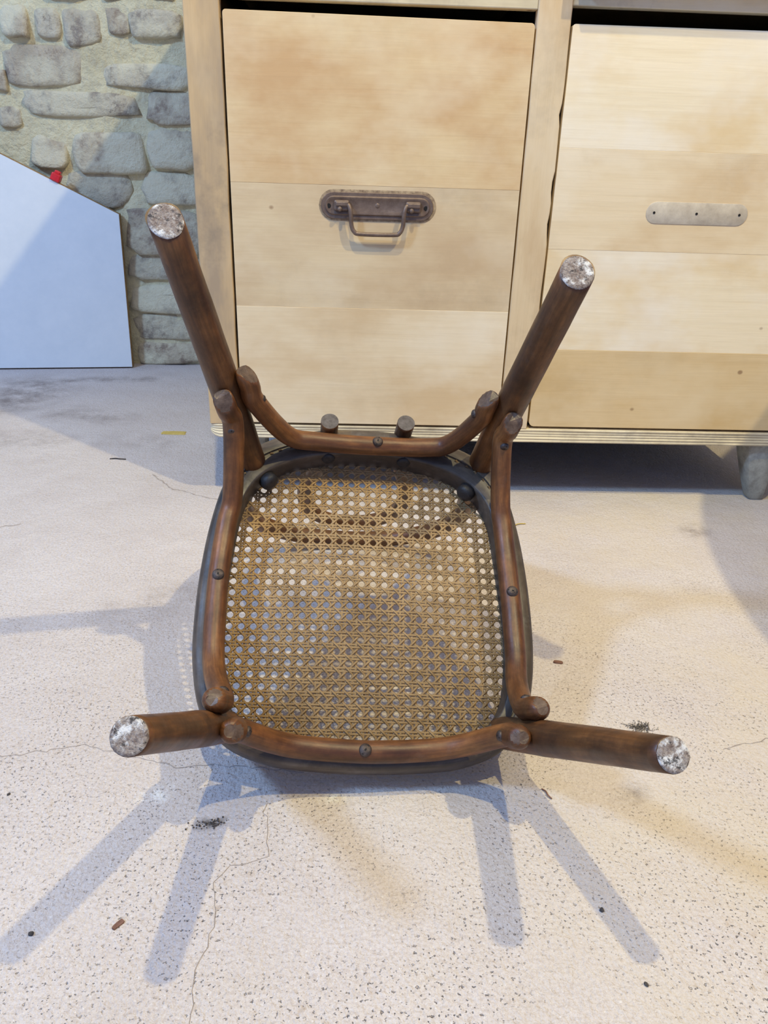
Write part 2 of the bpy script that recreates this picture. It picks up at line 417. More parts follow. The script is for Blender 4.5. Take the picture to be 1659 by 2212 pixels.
ribbon('crack', [(.44, .70), (.50, .715), (.62, .70)], .0014, M['crack'], floor, 4)
ribbon('crack', [(-.70, 1.28), (-.63, 1.27), (-.60, 1.285)], .003, M['crack'], floor, 5)

# ---- back wall: mortar bed and single stones
WY = 2.50
def build_wall():
    xs = [-3.4 + i * .04 for i in range(151)]; zs = [-0.02 + i * .04 for i in range(68)]
    nx = len(xs); verts = []
    for z in zs:
        for x in xs:
            d = 0.013 * mnoise.noise(Vector((x * 6, z * 8, 0))) + .009 * mnoise.noise(Vector((x * 19, z * 21, 3)))
            verts.append((x, WY - .008 + d, z))
    nf = len(verts)
    faces = [(j * nx + i, j * nx + i + 1, (j + 1) * nx + i + 1, (j + 1) * nx + i) for j in range(len(zs) - 1) for i in range(nx - 1)]
    x0, x1, z0, z1 = xs[0], xs[-1], zs[0], zs[-1]
    verts += [(x0, WY + .3, z0), (x1, WY + .3, z0), (x1, WY + .3, z1), (x0, WY + .3, z1)]
    faces.append((nf, nf + 3, nf + 2, nf + 1))
    me = bpy.data.meshes.new('wall_back'); me.from_pydata(verts, [], faces)
    o = link('wall_back', me, M['mortar'], None, True); o['kind'] = 'structure'; return o
wall = build_wall()
STONES = [(-0.933, 0.936, 0.076, 0.073), (-0.845, 0.932, 0.07, 0.067), (-0.754, 0.928, 0.101, 0.089), (-0.556, 0.938, 0.135, 0.065), (-0.657, 0.947, 0.061, 0.07), (-0.867, 0.828, 0.214, 0.091), (-0.591, 0.813, 0.234, 0.056), (-0.995, 0.79, 0.035, 0.05), (-0.792, 0.738, 0.30, 0.060), (-0.524, 0.736, 0.133, 0.077), (-0.534, 0.634, 0.138, 0.105), (-0.72, 0.616, 0.195, 0.105), (-0.889, 0.614, 0.096, 0.079), (-0.762, 0.516, 0.179, 0.089), (-0.542, 0.522, 0.167, 0.082), (-0.576, 0.405, 0.217, 0.12), (-0.582, 0.300, 0.218, 0.07), (-0.587, 0.205, 0.215, 0.078), (-0.589, 0.118, 0.208, 0.074), (-0.593, 0.037, 0.206, 0.063), (-.985, .70, .06, .05)]
zz = 0.985
while zz < 1.9:
    x = -1.9 + rnd.uniform(-.1, .1); hh = rnd.uniform(.06, .10)
    while x < 1.3:
        w = rnd.uniform(.10, .26); STONES.append((x + w / 2, zz + hh / 2, w - .022, hh - .02)); x += w
    zz += hh
zz = 0.01
while zz < 0.96:
    x = -1.95 + rnd.uniform(-.1, .1); hh = rnd.uniform(.06, .10)
    while x < -1.16:
        w = rnd.uniform(.10, .24); STONES.append((x + w / 2, zz + hh / 2, w - .022, hh - .02)); x += w
    x = -.36
    while x < .2:
        w = rnd.uniform(.10, .24); STONES.append((x + w / 2, zz + hh / 2, w - .022, hh - .02)); x += w
    zz += hh
def stone(cx, cz, w, h, i):
    N = 18; r = random.Random(i * 13 + 5); verts = []; faces = []
    prof = ((1.0, .022), (.99, -.006), (.95, -.014), (.84, -.0185), (.62, -.0205), (.3, -.021))
    sx, sz = r.uniform(-.10, .10), r.uniform(-.08, .08); dep = r.uniform(.75, 1.25); tilt = r.uniform(.04, .24)
    for q, (s, y) in enumerate(prof):
        for k in range(N):
            a = 2 * pi * k / N; c, s_ = cos(a), sin(a); e = 0.48
            x = math.copysign(abs(c) ** e, c); z = math.copysign(abs(s_) ** e, s_)
            j = 1 + .16 * mnoise.noise(Vector((c * 1.6 + i * 3.1, s_ * 1.6, 0))) + .07 * mnoise.noise(Vector((c * 4 + i * 3.1, s_ * 4, 5)))
            px = (x * s * j + sx * z * .6) * w / 2; pz = (z * s * j * (1 + sz * x)) * h / 2
            yy = y * dep + .006 * mnoise.noise(Vector((px * 22 + i, pz * 22, q * .2))) + tilt * pz
            verts.append((px, yy, pz))
    for q in range(len(prof) - 1):
        for k in range(N):
            k2 = (k + 1) % N; faces.append((q * N + k, q * N + k2, (q + 1) * N + k2, (q + 1) * N + k))
    faces.append(tuple((len(prof) - 1) * N + k for k in range(N)))
    me = bpy.data.meshes.new('stone'); me.from_pydata(verts, [], faces)
    o = link('stone', me, M['stone_a'] if r.random() < .6 else M['stone_b'], wall, True)
    o.location = (cx, WY, cz)
for i, (cx, cz, w, h) in enumerate(STONES): stone(cx, cz, w * 1.09, h * 1.14, i)

# ================================================================== CABINET
DY = 1.42; BACK = 2.30; TOP = 1.19
XL, A0, A1, B0, B1, XR = -0.274, -0.213, 0.277, 0.338, 0.832, 0.893
cab = empty('drawer_cabinet', ((XL + XR) / 2, (DY + BACK) / 2, 0))
def at_root(o, root):
    o.parent = root; o.matrix_parent_inverse = Matrix.Translation(root.location).inverted()
    return o
tag(cab, 'large stripped pale wood cabinet with deep drawers behind the upturned chair', 'cabinet')
at_root(box('side_panel', XL, XL + .022, DY + .02, BACK, .15, TOP - .022, M['post1'], None, .002), cab)
at_root(box('side_panel', XR - .022, XR, DY + .02, BACK, .15, TOP - .022, M['post1'], None, .002), cab)
at_root(box('back_panel', XL + .022, XR - .022, BACK - .012, BACK, .15, TOP - .022, M['inside'], None, 0), cab)
at_root(box('cabinet_top', XL, XR, DY, BACK, TOP - .022, TOP, M['board5'], None, .004), cab)
at_root(box('bottom_panel', XL + .003, XR - .003, DY + .02, BACK, .128, .150, M['inside'], None, 0), cab)
at_root(box('drawer_divider', A1 + .02, B0 - .02, DY + .03, BACK - .02, .15, TOP - .03, M['inside'], None, 0), cab)

def wobble_post(name, x0, x1, z0, z1, mat, seed, nick=()):
    """upright with slightly worn, uneven edges"""
    n = 60; V = []; Fc = []
    for i in range(n + 1):
        z = z0 + (z1 - z0) * i / n
        a = x0 + .0012 * mnoise.noise(Vector((seed, z * 14, 0))); b = x1 + .0014 * mnoise.noise(Vector((seed + 5, z * 14, 0)))
        for (cz, hw, dep) in nick:
            if abs(z - cz) < hw: b -= dep * (1 - abs(z - cz) / hw)
        V += [(a, DY + .02, z), (a, DY + .0015, z), (a + .0015, DY, z), (b - .0015, DY, z), (b, DY + .0015, z), (b, DY + .02, z)]
    for i in range(n):
        for k in range(5):
            p = i * 6 + k; Fc.append((p, p + 1, p + 7, p + 6))
        Fc.append((i * 6 + 5, i * 6, i * 6 + 6, i * 6 + 11))
    Fc.append(tuple(range(6))); Fc.append(tuple(n * 6 + k for k in range(5, -1, -1)))
    me = bpy.data.meshes.new(name); me.from_pydata(V, [], Fc)
    bm = bmesh.new(); bm.from_mesh(me); bmesh.ops.recalc_face_normals(bm, faces=bm.faces); bm.to_mesh(me); bm.free()
    return link(name, me, mat)
at_root(wobble_post('post', XL, A0 - .004, .153, TOP - .022, M['post1'], 2.2), cab)
at_root(wobble_post('post', A1 + .003, B0 - .004, .153, TOP - .022, M['post2'], 8.1, ((.70, .012, .005), (.585, .02, .004), (.52, .025, .003))), cab)
at_root(wobble_post('post', B1 + .003, XR, .153, TOP - .022, M['post2'], 4.7), cab)

# moulded bottom rail, reeded front, rounded worn left end
def bottom_rail():
    prof = []
    z0, z1 = .125, .1525; nr = 5
    for i in range(nr):
        a = z0 + (z1 - z0) * i / nr; b = z0 + (z1 - z0) * (i + 1) / nr
        for t in (0.08, .3, .5, .7, .92):
            prof.append((DY - .0016 * sin(pi * t) - (.0008 if i in (0, 1, 4) else 0) + .002, a + (b - a) * t))
    prof = [(DY + .03, z0)] + prof + [(DY + .03, z1)]
    xs = [XL - .002 + .0025, XL, XL + .003, XL + .008, XL + .016] + [XL + .02 + (XR - XL - .02) * i / 40 for i in range(41)]
    V = []; Fc = []; m = len(prof)
    for i, x in enumerate(xs):
        sh = max(0, (XL + .016 - x) / .016) ** 2
        for (y, z) in prof:
            zc = z + (z0 + .020 - z) * .55 * sh if z < z0 + .020 else z
            V.append((x, y + .004 * sh + .0006 * mnoise.noise(Vector((x * 30, z * 200, 1))), zc))
    for i in range(len(xs) - 1):
        for k in range(m - 1):
            p = i * m + k; Fc.append((p, p + 1, p + m + 1, p + m))
        Fc.append((i * m + m - 1, i * m, (i + 1) * m, (i + 1) * m + m - 1))
    Fc.append(tuple(range(m))); Fc.append(tuple((len(xs) - 1) * m + k for k in range(m - 1, -1, -1)))
    me = bpy.data.meshes.new('bottom_rail'); me.from_pydata(V, [], Fc)
    bm = bmesh.new(); bm.from_mesh(me); bmesh.ops.recalc_face_normals(bm, faces=bm.faces); bm.to_mesh(me); bm.free()
    return link('bottom_rail', me, M['rail'])
at_root(bottom_rail(), cab)
# middle rails over the deep drawers and the closed / pulled upper drawers
at_root(box('middle_rail', A0 - .004, A1 + .003, DY + .003, DY + .025, .8405, .872, M['rail'], None, .0015), cab)
at_root(box('middle_rail', B0 - .004, B1 + .003, DY + .003, DY + .025, .8475, .872, M['rail'], None, .0015), cab)
up1 = at_root(box('drawer', A0, A1, DY + .004, DY + .5, .876, 1.16, M['board5'], None, .003), cab)
up2 = at_root(box('drawer', B0, B1, DY - .030, DY + .46, .876, 1.16, M['board5'], None, .003), cab)

def drawer(x0, x1, z0, ztl, ztr, yf, boards, notch):
    """deep drawer: box behind, front glued from boards"""
    bm = bmesh.new()
    zt = min(ztl, ztr) - .012
    for b in ((x0 + .012, x1 - .012, yf + .60, yf + .612, z0 + .01, zt), (x0 + .012, x0 + .024, yf + .02, yf + .60, z0 + .01, zt),
              (x1 - .024, x1 - .012, yf + .02, yf + .60, z0 + .01, zt), (x0 + .024, x1 - .024, yf + .02, yf + .60, z0 + .01, z0 + .02)):
        bm_box(bm, *b)
    d = from_bm('drawer', bm, M['inside'])
    at_root(d, cab)
    zs = [z0] + [b[0] for b in boards[:-1]] + [None]
    for i, (zb, mat) in enumerate(boards):
        za = zs[i]
        tl, tr = (ztl, ztr) if i == len(boards) - 1 else (zb, zb)
        yo = yf + (0.0, .0003, .0001, .0002)[i % 4]
        last = i == len(boards) - 1
        r = .010
        # outline in x,z with rounded outer corners
        out = []
        def corner(cx, cz, a0, rr):
            return [(cx + rr * cos(a0 + pi / 2 * t / 4), cz + rr * sin(a0 + pi / 2 * t / 4)) for t in range(5)]
        if i == 0: out += corner(x0 + r, za + r, pi, r) + corner(x1 - r, za + r, 1.5 * pi, r)
        else: out += [(x0, za), (x1, za)]
        if last: out += corner(x1 - .006, tr - .006, 0, .006) + corner(x0 + .005, tl - .005, pi / 2, .005)
        else: out += [(x1, tr), (x0, tl)]
        bm = bmesh.new()
        fv = [bm.verts.new((x, yo, z)) for x, z in out]; f = bm.faces.new(fv)
        ex = bmesh.ops.extrude_face_region(bm, geom=[f])
        for v in ex['geom']:
            if isinstance(v, bmesh.types.BMVert): v.co.y += .02
        front_edges = list(f.edges)
        bmesh.ops.bevel(bm, geom=[e for e in bm.edges if all(abs(v.co.y - yo) < 1e-6 for v in e.verts)], offset=.00035, segments=1, affect='EDGES')
        from_bm('board', bm, mat, d)
    return d
dr1 = drawer(A0, A1, .157, .8245, .8215, DY - .001, [(.374, M['board3']), (.578, M['board2']), (.82, M['board1'])], True)
dr2 = drawer(B0, B1, .157, .8235, .8245, DY + .0035, [(.307, M['board5']), (.484, M['board4']), (.646, M['board3']), (.82, M['board4'])], False)

# ---- iron handle on the first drawer
def rounded_plate(cx, cz, w, h, y0, t, mat, name, parent, ridge=0.0, n=10):
    def outline(W, H):
        r = H / 2; o = []
        for k in range(n + 1): a = -pi / 2 + pi * k / n; o.append((cx + W / 2 - r + r * cos(a), cz + r * sin(a)))
        for k in range(n + 1): a = pi / 2 + pi * k / n; o.append((cx - W / 2 + r + r * cos(a), cz + r * sin(a)))
        return o
    rings = [(w, h, y0), (w, h, y0 - t * .6), (w - .002, h - .002, y0 - t)]
    if ridge: rings += [(w - .012, h - .012, y0 - t), (w - .015, h - .016, y0 - t - ridge), (w - .019, h - .019, y0 - t - ridge), (w - .022, h - .024, y0 - t - ridge * .5)]
    V = []; Fc = []
    for (W, H, y) in rings: V += [(x, y, z) for x, z in outline(W, max(H, .004))]
    m = 2 * (n + 1)
    for q in range(len(rings) - 1):
        for k in range(m):
            k2 = (k + 1) % m; Fc.append((q * m + k, q * m + k2, (q + 1) * m + k2, (q + 1) * m + k))
    Fc.append(tuple((len(rings) - 1) * m + k for k in range(m))); Fc.append(tuple(range(m - 1, -1, -1)))
    me = bpy.data.meshes.new(name); me.from_pydata(V, [], Fc)
    bm = bmesh.new(); bm.from_mesh(me); bmesh.ops.recalc_face_normals(bm, faces=bm.faces); bm.to_mesh(me); bm.free()
    o = link(name, me, mat, parent, True)
    o.modifiers.new('edge', 'EDGE_SPLIT').split_angle = math.radians(40)
    return o
HC = (.035, .546)
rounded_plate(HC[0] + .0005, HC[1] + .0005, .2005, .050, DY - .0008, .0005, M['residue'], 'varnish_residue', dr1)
rounded_plate(HC[0], HC[1], .192, .043, DY - .001, .0025, M['handle'], 'handle_plate', dr1, .0022)
def ear(cx):
    bm = bmesh.new()
    bm_box(bm, cx - .013, cx + .013, DY - .012, DY - .003, HC[1] - .008, HC[1] + .009, .003)
    bm_box(bm, cx - .010, cx + .012, DY - .015, DY - .010, HC[1] - .001, HC[1] + .007, .002)
    for k in range(1):
        bmesh.ops.create_uvsphere(bm, u_segments=10, v_segments=6, radius=.0042, matrix=Matrix.Translation((cx - .003, DY - .0125, HC[1] - .005)))
    return from_bm('handle_lug', bm, M['handle'], dr1, False)
ear(HC[0] - .061); ear(HC[0] + .061)
bail = catmull([(HC[0] - .055, DY - .009, HC[1] + .002), (HC[0] - .049, DY - .012, HC[1] + .001), (HC[0] - .0455, DY - .015, HC[1] - .010), (HC[0] - .044, DY - .013, HC[1] - .030), (HC[0] - .039, DY - .0125, HC[1] - .041), (HC[0] - .028, DY - .012, HC[1] - .0445),
                (HC[0] + .028, DY - .012, HC[1] - .0445), (HC[0] + .039, DY - .0125, HC[1] - .041), (HC[0] + .044, DY - .013, HC[1] - .030), (HC[0] + .0455, DY - .015, HC[1] - .010), (HC[0] + .049, DY - .012, HC[1] + .001), (HC[0] + .055, DY - .009, HC[1] + .002)], 5)
sweep('handle_bail', bail, .0037, M['handle'], dr1, 12)
def hole(x, z, y, r, parent, mat='slot', name='screw_hole'):
    bm = bmesh.new()
    bmesh.ops.create_circle(bm, cap_ends=True, segments=12, radius=r, matrix=Matrix.Translation((x, y, z)) @ Matrix.Rotation(pi / 2, 4, 'X'))
    ex = bmesh.ops.extrude_face_region(bm, geom=list(bm.faces))
    for v in ex['geom']:
        if isinstance(v, bmesh.types.BMVert): v.co.y -= .0006
    return from_bm(name, bm, M[mat], parent)
bm = bmesh.new(); bmesh.ops.create_uvsphere(bm, u_segments=12, v_segments=6, radius=.005, matrix=Matrix.Translation((HC[0], DY - .0035, HC[1] + .001)) @ Matrix.Diagonal((1, .4, 1, 1)))
from_bm('screw_head', bm, M['handle'], dr1, True)
hole(HC[0] + .083, HC[1] - .001, DY - .0042, .004, dr1)
hole(HC[0] - .083, HC[1] - .001, DY - .0042, .004, dr1)
# ---- bare patch where the second handle was
gp = rounded_plate(.592, .549, .180, .036, DY + .0036, .0011, M['ghost'], 'handle_mark', dr2)
gp['label'] = 'bare greyish outline of a removed handle plate with screw holes'
for hx in (.516, .591, .667): hole(hx, .549, DY + .0026, .0022, dr2)
# ---- feet
def foot(x, y, w, name='foot'):
    prof = [(.1285, .034, .034), (.118, .034, .034), (.09, .031, .031), (.05, .025, .025), (.02, .0195, .019), (.006, .017, .017), (0.0, .013, .013)]
    V = []; Fc = []; n = 16
    for (z, rx, ry) in prof:
        for k in range(n):
            a = 2 * pi * k / n; e = .45
            V.append((x + .016 * (1 - z / .124) + rx * math.copysign(abs(cos(a)) ** e, cos(a)), y - .008 * (1 - z / .124) + ry * math.copysign(abs(sin(a)) ** e, sin(a)), z))
    for q in range(len(prof) - 1):
        for k in range(n):
            k2 = (k + 1) % n; Fc.append((q * n + k, q * n + k2, (q + 1) * n + k2, (q + 1) * n + k))
    Fc.append(tuple(range(n))); Fc.append(tuple((len(prof) - 1) * n + k for k in range(n)))
    me = bpy.data.meshes.new(name); me.from_pydata(V, [], Fc)
    bm = bmesh.new(); bm.from_mesh(me); bmesh.ops.recalc_face_normals(bm, faces=bm.faces); bm.to_mesh(me); bm.free()
    o = link(name, me, M['foot'], None, True); o.modifiers.new('edge', 'EDGE_SPLIT').split_angle = math.radians(32)
    return at_root(o, cab)
foot(.818, 1.466, .07); foot(-.215, 1.56, .07); foot(.812, 2.2, .07); foot(-.215, 2.2, .07)

# ================================================================== WHITE PANEL
BR = Vector((-.700, 2.428, 0.0)); U = Vector((-.398, -.053, 0)).normalized()
NH = Vector((-U.y, U.x, 0)); NH = NH if NH.y > 0 else -NH
lean = .045
Vv = NH * sin(lean) + Vector((0, 0, 1)) * cos(lean); Nn = U.cross(Vv); Nn = Nn if Nn.y < 0 else -Nn
pm = Matrix((U, Vv, Nn)).transposed().to_4x4(); pm.translation = BR + Vector((0, 0, .0005))
panel = empty('board_panel'); panel.matrix_world = pm
tag(panel, 'white melamine board with cut off corner leaning on the stone wall', 'board')
PO = [(0, .004), (.56, .004), (.56, .735), (-.005 + .0, .452)]
def prism(name, outline, n0, n1, mats, parent, bev=0):
    bm = bmesh.new(); f = bm.faces.new([bm.verts.new((x, y, n0)) for x, y in outline])
    ex = bmesh.ops.extrude_face_region(bm, geom=[f])
    for v in ex['geom']:
        if isinstance(v, bmesh.types.BMVert): v.co.z += n1 - n0
    return from_bm(name, bm, mats, parent)
fc = prism('front_face', PO, 0.0, .0016, M['panel'], panel)
core = prism('chipboard_core', [(.0 - .0012, .003), (.56, .003), (.56, .736), (-.0062, .4528)], -.030, -.0001, M['chip'], panel)
core['label'] = 'raw brown chipboard edge'
# red cap on its sloping top edge
sl = Vector((.565, .283)).normalized()
rc = bmesh.new(); bm_box(rc, -.013, .013, -.016, .016, 0.0, .022, .004, 3)
bm_box(rc, -.008, .008, -.011, .011, .018, .030, .003, 2)
red = from_bm('plastic_cap', rc, M['red'])
rm = pm @ (Matrix.Translation((.163, .452 + .168 * .283 / .565 + .0013, -.006)) @ Matrix((Vector((sl.x, sl.y, 0)), Vector((0, 0, -1)), Vector((-sl.y, sl.x, 0)))).transposed().to_4x4())
red.matrix_world = rm
tag(red, 'small red plastic cap on the sloping top edge of the white board', 'cap')

# ================================================================== CHAIR (upturned)
O = Vector((0.01329, 0.62226, 0.036))
CR = Matrix.Rotation(0.04712, 3, 'Z') @ Matrix.Rotation(0.06617, 3, 'Y') @ Matrix.Rotation(0.67896, 3, 'X')
chair = empty('bentwood_chair'); m4 = CR.to_4x4(); m4.translation = O; chair.matrix_world = m4
tag(chair, 'upturned dark brown bentwood chair with woven cane seat and short legs', 'chair')

# ---- seat ring
OUT = [(0, 0), (.07, .003), (.11, .009), (.15, .026), (.178, .058), (.192, .11), (.196, .17), (.194, .24), (.187, .30), (.176, .345), (.155, .383), (.115, .409), (.06, .423), (0, .427)]
INN = [(0, .030), (.07, .034), (.115, .043), (.145, .062), (.160, .10), (.165, .16), (.161, .24), (.155, .30), (.142, .335), (.12, .358), (.085, .375), (.04, .384), (0, .386)]
def closed(pts, n):
    full = [(x, y, 0) for x, y in pts] + [(-x, y, 0) for x, y in reversed(pts[1:-1])]
    c = catmull(full, 12, True)
    # resample by angle around the centre
    cx, cy = 0.0, .215
    A = sorted(((math.atan2(p.y - cy, p.x - cx), math.hypot(p.x - cx, p.y - cy)) for p in c))
    A = [(A[-1][0] - 2 * pi, A[-1][1])] + A + [(A[0][0] + 2 * pi, A[0][1])]
    res = []; j = 0
    for k in range(n):
        a = -pi + 2 * pi * k / n
        while A[j + 1][0] < a: j += 1
        t = (a - A[j][0]) / (A[j + 1][0] - A[j][0] + 1e-12); r = A[j][1] + (A[j + 1][1] - A[j][1]) * t
        res.append((cx + r * cos(a), cy + r * sin(a)))
    return res
CX = .005
NR = 160
outl = [(x + CX, y) for x, y in closed(OUT, NR)]; innl = [(x + CX, y) for x, y in closed(INN, NR)]
RP = [(0.0, -.0330), (0.0, -.004), (.03, -.0012), (.08, 0.0), (.40, 0.0), (.43, -.0022), (.50, -.0022), (.53, 0.0), (.80, -.0003), (.92, -.004), (.99, -.011), (1.0, -.018), (.98, -.025), (.90, -.032), (.75, -.034), (.2, -.034)]
V = []; Fc = []; UVq = []
for k in range(NR):
    a, b = innl[k], outl[k]
    for (t, z) in RP: V.append((a[0] + (b[0] - a[0]) * t, a[1] + (b[1] - a[1]) * t, z + .0004 * mnoise.noise(Vector((a[0] * 40, a[1] * 40, t * 3)))))
m = len(RP)
for k in range(NR):
    k2 = (k + 1) % NR
    for q in range(m):
        q2 = (q + 1) % m; Fc.append((k * m + q, k * m + q2, k2 * m + q2, k2 * m + q)); UVq.append(((q / m * .1, k * .0065), ((q + 1) / m * .1, k * .0065), ((q + 1) / m * .1, (k + 1) * .0065), (q / m * .1, (k + 1) * .0065)))
me = bpy.data.meshes.new('seat_frame'); me.from_pydata(V, [], Fc)
ul = me.uv_layers.new(name='UVMap'); li = 0
for f in UVq:
    for q in f: ul.data[li].uv = q; li += 1
ring = link('seat_frame', me, M['ring'], chair, True)
ring.modifiers.new('edge', 'EDGE_SPLIT').split_angle = math.radians(50)
ring['label'] = 'dark bent seat ring with a groove of cane stitching'

# cane stitching in the groove
V = []; Fc = []
NL = 92
for i in range(NL):
    f = (i + rnd.uniform(-.12, .12)) / NL * NR; k = int(f) % NR; k2 = (k + 1) % NR
    def at(ff, t):
        kk = int(ff) % NR; kb = (kk + 1) % NR; u = ff - int(ff)
        a = Vector((innl[kk][0], innl[kk][1])).lerp(Vector(innl[kb]), u); b = Vector((outl[kk][0], outl[kk][1])).lerp(Vector(outl[kb]), u)
        return a.lerp(b, t)
    c0 = at(f + NR, .465); c1 = at(f + NR + 1.15, .465); d = (c1 - c0); L = d.length; d.normalize(); pz = Vector((-d.y, d.x))
    w = .0012 * rnd.uniform(.8, 1.2); base = len(V)
    for s in (0, .25, .75, 1):
        h = (-.0030, .0004, .0005, -.0030)[int(s * 3.99)]
        for q in (-1, 0, 1): pp = c0 + d * L * s + pz * w * q; V.append((pp.x, pp.y, h - abs(q) * .0005))
    for s in range(3):
        for q in range(2): a = base + s * 3 + q; Fc.append((a, a + 1, a + 4, a + 3))
me = bpy.data.meshes.new('cane_stitching'); me.from_pydata(V, [], Fc)
st = link('cane_stitching', me, M['binding'], chair); st['kind'] = 'stuff'

# ---- woven cane (six way): one part, far too many strands to pick apart
S = .0138; CZ = -.0315
innd = innl
def inside(x, y):
    c = False; j = NR - 1
    for i in range(NR):
        xi, yi = innd[i]; xj, yj = innd[j]
        if (yi > y) != (yj > y) and x < (xj - xi) * (y - yi) / (yj - yi) + xi: c = not c
        j = i
    return c
def dome(x, y):
    r = min(1.0, ((x - CX) / .165) ** 2 + ((y - .215) / .175) ** 2)
    return .009 * (1 - r) ** 1.4
gx0, gy0 = -.1528 - S / 2, .2735 + S / 2      # strand pairs run half a pitch from the hole centres
V = []; Fc = []
def strand(p0, p1, w, zfun, step):
    d = Vector((p1[0] - p0[0], p1[1] - p0[1])); L = d.length; d.normalize(); n_ = Vector((-d.y, d.x))
    # clip to the inner outline, pushed a little into the ring
    N = int(L / step); run = []
    flags = [inside(p0[0] + d.x * L * i / N, p0[1] + d.y * L * i / N) for i in range(N + 1)]
    if not any(flags): return
    i0 = flags.index(True); i1 = N - flags[::-1].index(True)
    ext = max(1, int(.006 / step))
    i0 -= ext; i1 += ext
    base = len(V); cnt = 0
    for i in range(i0, i1 + 1):
        x = p0[0] + d.x * L * i / N; y = p0[1] + d.y * L * i / N
        z = CZ + dome(x, y) + zfun(x, y)
        for q, dz in ((-1, 0.0), (-.55, .00042), (.55, .00042), (1, 0.0), (0, -.0003)):
            V.append((x + n_.x * w / 2 * q, y + n_.y * w / 2 * q, z + dz))
        cnt += 1
    for i in range(cnt - 1):
        a = base + i * 5
        for q in range(5):
            q2 = (q + 1) % 5; Fc.append((a + q, a + q2, a + 5 + q2, a + 5 + q))
wv = .0028; off = .0018
step = S / 6
for i in range(-4, 30):
    x = gx0 + i * S
    for sgn in (-1, 1):
        strand((x + sgn * off, -.02), (x + sgn * off, .44), wv, (lambda X, Y, g=sgn: .00028 * g * cos(pi * (Y - gy0) / S)), S / 4)
for j in range(-16, 24):
    y = gy0 - j * S
    for sgn in (-1, 1):
        strand((-.2, y + sgn * off), (.2, y + sgn * off), wv, (lambda X, Y, g=sgn: .0005 + .00028 * g * cos(pi * (X - gx0) / S)), S / 4)
for k in range(-40, 40):
    # y - gy0 = +-(x - gx0) + (k + .5) S
    c = (k + .5) * S
    strand((-.22, gy0 + (-.22 - gx0) + c), (.22, gy0 + (.22 - gx0) + c), .0027, (lambda X, Y: .0004 + .0011 * cos(2 * pi * (X - gx0) / S)), S / 5)
    strand((-.22, gy0 - (-.22 - gx0) + c), (.22, gy0 - (.22 - gx0) + c), .0027, (lambda X, Y: .0006 - .0011 * cos(2 * pi * (X - gx0) / S)), S / 5)
me = bpy.data.meshes.new('cane_weave'); me.from_pydata(V, [], Fc)
cane = link('cane_weave', me, M['cane'], chair, True); cane['kind'] = 'stuff'; cane['label'] = 'woven honey brown cane with octagonal holes'

# ---- legs
LEGS = {'RL': ((-.139, .366, -.012), (-.219, .4495, .2926), (.0165, .0182, .0170)), 'RR': ((.150, .384, -.012), (.179, .4318, .2926), (.0165, .0186, .0178)),
        'FL': ((-.145, .046, -.012), (-.1847, -.0217, .2926), (.0172, .0170, .0136)), 'FR': ((.156, .046, -.012), (.1964, -.0267, .2926), (.0176, .0174, .0134))}
def leg_at(k, z):
    a, b, r = LEGS[k]; t = (z - a[2]) / (b[2] - a[2]); return Vector(a).lerp(Vector(b), t)
for i, k in enumerate(('FL', 'FR', 'RL', 'RR')):
    a, b, r = LEGS[k]; A_, B_ = Vector(a), Vector(b); ax = (B_ - A_).normalized(); n = 26
    pts = [A_.lerp(B_, t / n) for t in range(n + 1)]
    rr = []
    for t in range(n + 1):
        u = t / n; rr.append((r[0] * (1 - u / .35) + r[1] * u / .35) if u < .35 else (r[1] * (1 - (u - .35) / .65) + r[2] * (u - .35) / .65))
    pts += [B_ + ax * .0012]; rr += [r[2] - .0014]
    NN = Vector((0.0, -.22, 1.0)).normalized() if k[0] == 'R' else (ax + Vector((0, 0, .25))).normalized()
    if k[0] == 'R': pts[-1] = B_ + ax * .012; rr[-1] = rr[-2]
    lg = sweep('leg', pts, rr, M['chair'], chair, 24, ((B_, NN),), None, .02, i * 7.3)
    # worn end disc, rough
    bm = bmesh.new(); X = ax.orthogonal().normalized(); Y = ax.cross(X); rings = [(0.97, .0009), (.93, .0024), (.75, .0027), (.5, .0028), (.25, .0026)]
    prev = None; N = 28
    for (s, h) in rings:
        cur = []
        for q in range(N):
            an = 2 * pi * q / N
            rad = r[2] * s * (1 + .03 * mnoise.noise(Vector((cos(an) * 2 + i * 5, sin(an) * 2, 1))))
            hh = h + .0011 * mnoise.noise(Vector((cos(an) * s * 3 + i * 9, sin(an) * s * 3, 5)))
            vo = (X * cos(an) + Y * sin(an)) * rad; cur.append(bm.verts.new(B_ + vo - ax * (vo.dot(NN) / ax.dot(NN)) + NN * hh))
        if prev:
            for q in range(N): bm.faces.new((prev[q], prev[(q + 1) % N], cur[(q + 1) % N], cur[q]))
        prev = cur
    bm.faces.new(prev)
    e = from_bm('leg_end', bm, M['end%d' % i], lg, True); e['label'] = 'worn leg end spotted with white plaster'

